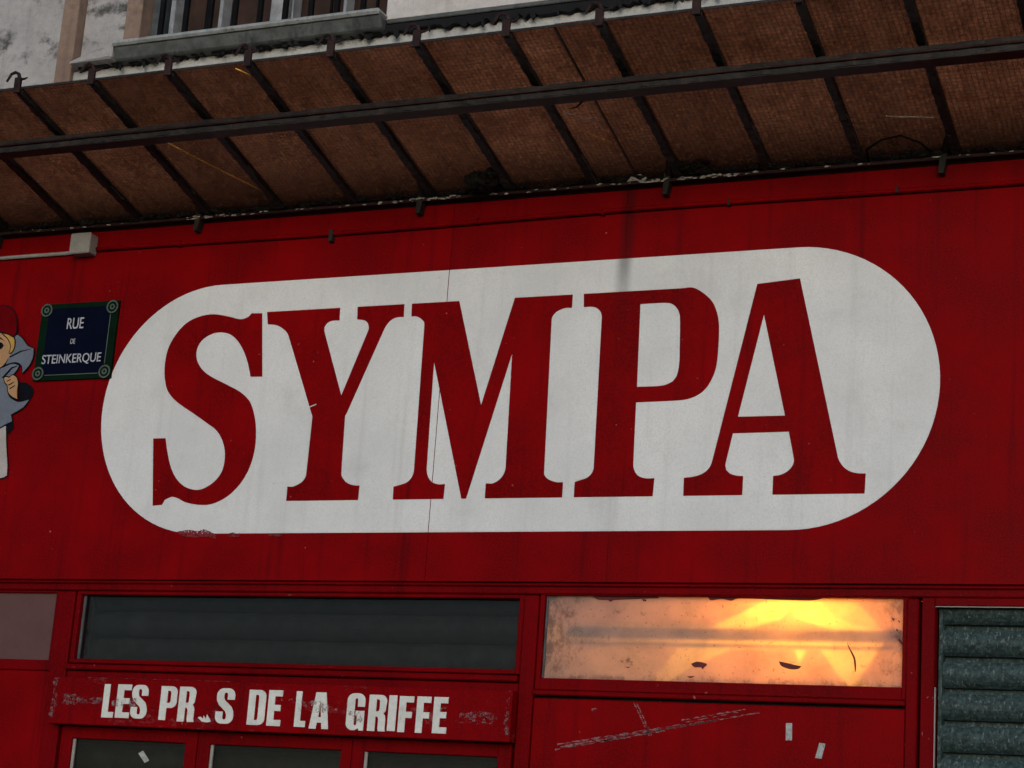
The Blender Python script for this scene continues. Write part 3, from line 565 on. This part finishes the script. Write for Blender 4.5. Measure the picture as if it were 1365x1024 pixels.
for ch, x0, x1, z0, z1 in GRIFFE:
    o = [[(x0+u*(x1-x0), z0+v*(z1-z0)) for u, v in ring] for ring in glyph(ch)]
    link('letter', plate_mesh('letter', o, -.0925, -.0905), 'board_letter', N_)
plate('letter_fragment', FRAG, -.0925, -.0905, 'board_letter', N_, False)['label'] = 'torn scrap of a missing white letter'
def ragged(x0, x1, z0, z1, seed, j=.008, step=.012):
    r_ = random.Random(seed); p = []
    nx, nz = max(2, int((x1-x0)/step)), max(2, int((z1-z0)/step))
    p += [(x0+(x1-x0)*i/nx, z0+r_.uniform(-j, j)*.5) for i in range(nx)]; p += [(x1+r_.uniform(-j, j), z0+(z1-z0)*i/nz) for i in range(nz)]
    p += [(x1-(x1-x0)*i/nx, z1+r_.uniform(-j, j)*.5) for i in range(nx)]; p += [(x0+r_.uniform(-j, j), z1-(z1-z0)*i/nz) for i in range(nz)]
    return p
for k, (x0, x1, z0, z1, yy) in enumerate(((-2.03, -1.955, 2.253, 2.300, 0), (-1.95, -1.80, 2.262, 2.29, 0), (.085, .188, 2.236, 2.284, 0), (.03, .08, 2.258, 2.28, 0), (-2.092, -2.062, 2.195, 2.374, 0), (.247, .258, 2.19, 2.35, 0),
        (-1.745, -1.60, 2.25, 2.292, .0024), (-.90, -.79, 2.299, 2.314, .0024), (-.765, -.56, 2.256, 2.305, .0024), (-.50, -.42, 2.222, 2.27, .0024), (-.058, -.03, 2.272, 2.30, .0024))):
    link('tape_residue', plate_mesh('tape_residue', [ragged(x0, x1, z0, z1, k)], -.0912-yy, -.0905-yy), 'smudge' if yy else 'tape', N_)
box('top_edge_wear', -1.9, -1.1, -.091, -.06, 2.3805, 2.3825, 'tape', N_, 0)

# ------------------------------------------------------------------ street name plate
P_ = thing('street_sign', 'dark blue enamel street plate with green border reading RUE DE STEINKERQUE', 'sign', (-2.275, -.02, 3.85))
plate('plate', [[(-2.508, 3.862), (-2.042, 3.862), (-2.042, 4.262), (-2.508, 4.262)]], -.016, -.001, 's_green', P_, False)
plate('blue_field', [[(-2.46, 3.888), (-2.083, 3.888), (-2.083, 4.236), (-2.46, 4.236)]], -.0185, -.0165, 's_blue', P_, False)
def ring(cx, cz, ro, ri, n=28): return [[(cx+r*math.cos(2*math.pi*i/n), cz+r*math.sin(2*math.pi*i/n)) for i in range(n)] for r in (ro, ri)]
for cx, cz in ((-2.474, 4.230), (-2.076, 4.229), (-2.478, 3.898), (-2.076, 3.894)):
    link('corner_disc', plate_mesh('corner_disc', [ring(cx, cz, .036, .02)[0]], -.0205, -.0187), 's_green', P_)
    rg = link('corner_ring', plate_mesh('corner_ring', ring(cx, cz, .034, .0265), -.0225, -.0207), 's_ring', P_)
    link('screw', plate_mesh('screw', ring(cx, cz, .015, .007), -.0225, -.0207), 's_ring', rg)
box('border_line', -2.085, -2.0805, -.0202, -.0187, 3.935, 4.19, 's_ring', P_, 0); box('border_line', -2.437, -2.117, -.0202, -.0187, 3.885, 3.8895, 's_ring', P_, 0)
text_plate('lettering', 'RUE', -2.338, -2.238, 4.124, 4.182, -.0205, -.0187, 's_white', P_, .004)
text_plate('lettering', 'DE', -2.304, -2.276, 4.046, 4.072, -.0205, -.0187, 's_white', P_, .0)
text_plate('lettering', 'STEINKERQUE', -2.464, -2.108, 3.938, 3.994, -.0205, -.0187, 's_white', P_, .004)

# ------------------------------------------------------------------ painted cutout of a child, at the left edge
K = thing('cutout_figure', 'painted cutout of a child in red cap and blue grey cape beside the street plate', 'figure', (-2.9, -.02, 3.4))
def grow(p, d):
    c = sum((Vector(q) for q in p), Vector((0, 0)))/len(p); out = []
    for i in range(len(p)):
        a = Vector(p[i-1]); b_ = Vector(p[i]); e_ = Vector(p[(i+1) % len(p)]); t = (e_-a).normalized(); n = Vector((t.y, -t.x))
        out.append(tuple(b_+n*d))
    return out
def area(p): return sum(p[i-1][0]*p[i][1]-p[i][0]*p[i-1][1] for i in range(len(p)))
layers = [('leg', LEG, 'pale', 0), ('leg', LEG2, 'pale', 0), ('hem', HEM, 'ink', 0), ('muff', MUFF, 'ink', 0), ('cape', CAPE, 'cape', 1), ('collar', COLLAR, 'cape', 2), ('face', FACE, 'skin', 2), ('hair', HAIR, 'hair', 3), ('cap', CAP, 'capred', 4), ('hand', HAND, 'skin', 3), ('eye', EYE, 'ink', 3), ('eyebrow', BROW, 'ink', 3)]
for nm, o, mt, lv in layers:
    y = -.004-.003*lv; p = o[0]
    if area(p) < 0: p = p[::-1]
    if mt != 'ink':
        ol = plate(nm+'_outline', [grow(smooth_outline(p, 4, 50), .006)], y-.0012, y, 'ink', K, False)
        plate(nm, [p], y-.0026, y-.0014, mt, K, True, 50)
    else: plate(nm, [p], y-.0022, y-.001, mt, K, True, 50)
for p in FING: plate('finger_line', [p], -.0172, -.016, 'ink', K, False)
for p in FOLD: plate('fold_line', [p], -.0142, -.0128, 'ink', K, False)

# ------------------------------------------------------------------ glass canopy
T, Z0, YO = .25, 4.68, -1.075                        # slope, height at the wall, outer edge
cz = lambda y: Z0-T*y
A_ = thing('glass_canopy', 'sloping iron and dirty brown wired glass canopy over the red shopfront', 'canopy', (0, 0, 4.68))
X0, PT = -1.967, .4068
def sloped_box(bm, x0, x1, y0, y1, d0, d1):
    """box following the canopy slope; d = height above the glass underside"""
    v = [bm.verts.new((x, y, cz(y)+d)) for d in (d0, d1) for (x, y) in ((x0, y0), (x1, y0), (x1, y1), (x0, y1))]
    for f in ((0,3,2,1),(4,5,6,7),(0,1,5,4),(1,2,6,5),(2,3,7,6),(3,0,4,7)): bm.faces.new([v[i] for i in f])
def sloped(name, *a, mat, parent, bev=.002):
    bm = bmesh.new(); sloped_box(bm, *a); return link(name, fin(bm, name, bev), mat, parent)
KR = range(-6, 14)
def worn_bar(name, seed, w0, d0, d1, n=44, j=.0028):
    r_ = random.Random(seed); bm = bmesh.new(); rings = []
    for i in range(n+1):
        y = YO+.005+(-.005-YO-.005)*i/n; f = 1+.35*max(0, (i/n-.86)/.14)*r_.random()
        q = [(-w0*f+r_.uniform(-j, j), d0*f+r_.uniform(-j, j)), (w0*f+r_.uniform(-j, j), d0*f+r_.uniform(-j, j)), (w0, d1), (-w0, d1)]
        rings.append([bm.verts.new((X0+a, y, cz(y)+b_)) for a, b_ in q])
    for i in range(n):
        for k in range(4): bm.faces.new((rings[i][k], rings[i][(k+1) % 4], rings[i+1][(k+1) % 4], rings[i+1][k]))
    bm.faces.new(rings[0]); bm.faces.new(rings[-1])
    return fin(bm, name)
ribm = [worn_bar('rib', s_, .0165, -.024, .012) for s_ in (1, 2, 3, 4)]
rib0 = link('rib', ribm[0], 'rib', A_)
for m_ in ribm[1:]: m_.materials.append(MT['rib'])
web0 = None
pane0 = sloped('glass_pane', X0+1e-9+.0175, X0+PT-1e-9+.0175, YO, -.004, .0, .006, mat='glass', parent=A_, bev=0)
# hook: upright strap at the rib's outer end, curled over to one side, with a short spur
def hook_mesh():
    bm = bmesh.new(); z = cz(YO); y = YO-.012
    add_box(bm, X0-.022, X0+.018, y-.008, y+.008, z-.026, z+.062)
    pts = [(X0+.004, y, z+.058), (X0-.004, y, z+.084), (X0-.026, y-.003, z+.095), (X0-.05, y-.006, z+.085), (X0-.062, y-.008, z+.06), (X0-.074, y-.008, z+.042)]
    add_tube(bm, pts, .011, 6, .006); add_tube(bm, [(X0+.01, y, z+.05), (X0+.04, y, z+.052), (X0+.058, y, z+.058)], .008, 6, .004)
    return fin(bm, 'hook')
hm_ = hook_mesh(); cc = Vector((X0, YO-.012, cz(YO)-.02))
for v in hm_.vertices: v.co = cc+(v.co-cc)*.84
hook0 = link('hook', hm_, 'rust', A_)
first = True
for k in KR:
    if k == 0: continue
    q_ = copy_part(rib0, A_, k*PT); q_.data = ribm[k % 4]; copy_part(hook0, A_, k*PT)
    if k != 6 and k != KR[-1]: copy_part(pane0, A_, k*PT)
# the bay with the joined pane
xs = X0+6*PT
sloped('glass_pane', xs+1e-9+.0175, xs+.209, YO, -.004, .0, .006, mat='glass', parent=A_, bev=0)
sloped('glass_pane', xs+.205, xs+PT-1e-9+.0175, YO, -.004, .0065, .0125, mat='glass', parent=A_, bev=0)
sloped('joint_strip', xs+.203, xs+.211, YO+.004, -.01, -.003, -.0005, mat='rib', parent=A_, bev=0)
# pale putty lines along the ribs
bm = bmesh.new(); rr = random.Random(12)
for k in KR:
    y = -.62
    while y < -.02:
        L = rr.uniform(.02, .14)
        if rr.random() < .5:
            xx = X0+k*PT+rr.choice((-.0195, .0178)); d_ = rr.uniform(-.027, -.012); sloped_box(bm, xx, xx+.0016, y, min(y+L, -.01), d_, d_+rr.uniform(.003, .007))
        y += L
link('putty', fin(bm, 'putty'), 'putty', A_, 'stuff')
xa, xb = X0+KR[0]*PT-.05, X0+KR[-1]*PT+.05
# purlin: an iron channel under the ribs
pb = bmesh.new(); yq = -.75
rr = random.Random(31); prv = None; n_ = 260
for i in range(n_+1):
    x_ = xa+(xb-xa)*i/n_; jj = lambda a: rr.uniform(-a, a)
    rg_ = [pb.verts.new(p) for p in ((x_, yq-.03+jj(.002), cz(yq)-.088+jj(.003)), (x_, yq+.03, cz(yq)-.088), (x_, yq+.03, cz(yq)-.035), (x_, yq-.03+jj(.002), cz(yq)-.035+jj(.0025)))]
    if prv:
        for k in range(4): pb.faces.new((prv[k], prv[(k+1) % 4], rg_[(k+1) % 4], rg_[k]))
    else: pb.faces.new(rg_)
    prv = rg_
pb.faces.new(prv)
pl = link('purlin', fin(pb, 'purlin'), 'iron', A_)
box('purlin_flange', xa, xb, yq-.040, yq+.036, cz(yq)-.0985, cz(yq)-.0915, 'iron', pl, .002)
tube('purlin_rod', [(xa, yq-.036, cz(yq)-.060), (xb, yq-.036, cz(yq)-.060)], .006, 'rust', pl)
box('outer_rim', xa, xb, YO-.004, YO-.001, cz(YO)-.004, cz(YO)+.007, 'iron', A_, 0)
box('wall_angle', xa, xb, -.045, -.001, 4.648, 4.664, 'rust', A_, .002)
box('wall_plate', xa, xb, .0, .028, 4.644, 4.72, 'iron', A_, .002)
# support brackets on every third rib
br0 = None
for k in (-5, -2, 1, 4, 7, 10):
    xx = X0+k*PT-.05
    if br0 is None:
        x00 = xx; bm = bmesh.new()
        add_box(bm, xx-.017, xx+.017, -.05, -.004, 4.588, 4.69); add_tube(bm, [(xx, -.03, 4.685), (xx+.02, -.09, 4.70), (xx+.045, -.17, 4.71)], .02, 7, .014)
        for v in bm.verts:
            if v.co.z < 4.60: v.co.x = xx+(v.co.x-xx)*.6-.012
        br0 = link('wall_bracket', fin(bm, 'wall_bracket', .0), 'iron', A_)
    else: copy_part(br0, A_, xx-x00)

# ------------------------------------------------------------------ dirt, litter and wires caught on the canopy
def lump(bm, c, r, seed, sq=(1, 1, .6)):
    r_ = random.Random(seed); g = bmesh.ops.create_icosphere(bm, subdivisions=2, radius=r)
    for v in g['verts']:
        k = 1+r_.uniform(-.35, .35); v.co = Vector((v.co.x*sq[0]*k, v.co.y*sq[1]*k, v.co.z*sq[2]*k))+Vector(c)
bm = bmesh.new(); rr = random.Random(5); x = xa
while x < xb:
    lump(bm, (x, -.03-rr.random()*.03, 4.672+rr.random()*.01), rr.uniform(.008, .024), rr.random(), (1.6, 1, .7)); x += rr.uniform(.02, .06)
o = link('leaf_litter', fin(bm, 'leaf_litter'), 'debris', None, 'stuff'); o['label'] = 'sooty leaf litter lodged along the wall edge of the glass canopy'; o['category'] = 'litter'
bm = bmesh.new(); rr = random.Random(8)
for k in range(170):
    xx = rr.uniform(xa, xb); 
    if rr.random() < .5: xx = rr.choice((-1.5, -.35, .75, 1.1))+rr.gauss(0, .12)
    lump(bm, (xx, -.049-rr.random()*.004, 4.648+rr.random()*.014), rr.uniform(.002, .007), rr.random(), (2, .6, .6))
o = link('droppings', fin(bm, 'droppings'), 'grit', None, 'stuff'); o['label'] = 'pale specks of bird droppings along the dark edge where canopy meets red wall'; o['category'] = 'droppings'
bm = bmesh.new()
for k in range(16):
    lump(bm, (-.02+random.uniform(-.06, .05), -.10+random.uniform(-.08, .06), 4.69+random.uniform(-.02, .02)), random.uniform(.02, .042), k, (1.1, 1.1, .9))
tag(link('bird_nest', fin(bm, 'bird_nest'), 'debris'), 'black clump of nest debris under the canopy glass against a rib', 'nest')
bm = bmesh.new()
for k in range(7): lump(bm, (.97+random.uniform(-.08, .1), -.08+random.uniform(-.03, .02), 4.70+random.uniform(-.01, .02)), random.uniform(.01, .03), k+50, (1.4, 1, .6))
tag(link('debris_clump', fin(bm, 'debris_clump'), 'debris'), 'dark debris heaped at the rib foot beside the white scrap', 'debris')
me = plate_mesh('paper_scrap', [[(.64, 4.658), (.66, 4.682), (.70, 4.69), (.735, 4.67), (.725, 4.656), (.68, 4.661)]], -.056, -.054)
tag(link('paper_scrap', me, 'pvc'), 'small white scrap wedged between canopy glass and red wall', 'scrap')
bm = bmesh.new(); lump(bm, (xs+.22, -.66, cz(-.66)-.02), .022, 3, (1.5, 1, .8)); add_tube(bm, [(xs+.21, -.66, cz(-.66)-.02), (xs+.13, -.60, cz(-.6)-.03), (xs+.09, -.58, cz(-.58)-.02)], .006, 5, .002); add_tube(bm, [(xs+.2, -.64, cz(-.64)-.02), (xs+.205, -.70, cz(-.7)-.03)], .005, 5, .003)
tag(link('cobweb_clump', fin(bm, 'cobweb_clump'), 'debris'), 'small black clump hanging by the purlin at the joined glass pane', 'cobweb')
def under(x, y, d=.012): return (x, y, cz(y)-d)
tag(tube('loose_wire', [under(1.73, -.03, .03), under(1.736, -.108), under(1.813, -.166), under(1.896, -.185), under(1.962, -.129), under(2.008, -.043)], .0045, 'black'), 'thin black wire looped under the canopy glass near the wall', 'wire')
def thread(pts, mat, label, r=.0016):  # the threads' bright orange and pale colours paint in lamp glints
    tag(tube('cobweb_glint', pts, r, mat, None, 5), label, 'cobweb')
thread([under(-1.524, -.725), under(-1.354, -.448), under(-1.176, -.179)], 'thread', 'long cobweb thread coloured as an orange lamp glint, slanting across a canopy pane below the purlin', .0034)
thread([under(-.824, -1.06), under(-.79, -1.02), under(-.767, -.986)], 'thread', 'short cobweb thread coloured as a bright orange lamp glint, under the outer strip of canopy glass above the purlin', .0032)
thread([under(.523, -.548), under(.60, -.49), under(.668, -.441)], 'threadw', 'cobweb thread coloured as a pale lamp glint, across the joined canopy pane, nearer the purlin', .0026)
thread([under(.531, -.44), under(.60, -.37), under(.657, -.313)], 'thread', 'cobweb thread coloured as an orange lamp glint, across the joined canopy pane, nearer the wall', .0026)
thread([under(1.863, -.324), under(1.95, -.306), under(2.056, -.286)], 'threadw', 'straight cobweb thread coloured as a pale lamp glint, under the canopy pane above the looped wire', .003)

# ------------------------------------------------------------------ small fixtures and stickers
J = thing('junction_box', 'grey plastic junction box on the red wall under the canopy', 'junction box', (-2.28, 0, 4.5))
box('box_body', -2.343, -2.227, -.062, -.001, 4.509, 4.612, 'pvc', J, .004); box('box_lid', -2.346, -2.224, -.075, -.0625, 4.506, 4.615, 'pvc', J, .005)
tag(tube('cable_conduit', [(-4.6, -.014, 4.532), (-2.346, -.014, 4.532)], .010, 'pvc'), 'thin grey cable conduit running along the red wall to the junction box', 'conduit')
Q = thing('painted_pipe', 'thin red painted pipe running along the wall just under the canopy', 'pipe', (0, 0, 4.53))
tube('pipe', [(x_, -.014, 4.537+.005*math.sin(x_*2.1)) for x_ in [-2.22+.2*i for i in range(36)]], .012, 'red', Q)
for xx in (-1.72, -.1, .52, 1.11, 1.85): box('clip', xx-.006, xx+.006, -.0285, -.001, 4.522, 4.553, 'red_frame' if xx < 1 else 'rust', Q, .002)
box('clip', -.876, -.856, -.031, -.001, 4.488, 4.548, 'iron', Q, .002)
for nm, o, y, lb in (('sticker', [(1.440, 2.293), (1.470, 2.294), (1.472, 2.219), (1.442, 2.219)], 0, 'upright narrow white sticker on the red panel under the glowing pane'),
        ('sticker', [(1.581, 2.219), (1.611, 2.217), (1.594, 2.152), (1.564, 2.154)], 0, 'tilted narrow white sticker with red print on the red panel'),
        ('sticker', [(-1.650, 2.050), (-1.622, 2.065), (-1.575, 2.018), (-1.602, 2.004)], .017, 'small tilted white sticker on the dark glass of a door'),
        ('sticker', [(-1.235, 1.985), (-1.205, 1.995), (-1.185, 1.975), (-1.21, 1.95)], .017, 'tiny white sticker low on the dark door glass')):
    cx_, cz_ = sum(p[0] for p in o)/4, sum(p[1] for p in o)/4; o = [(cx_+(p[0]-cx_)*.86, cz_+(p[1]-cz_)*.92) for p in o]
    s_ = link(nm, plate_mesh(nm, [o], y-.0022, y-.0008), 'paper'); tag(s_, lb, 'sticker')
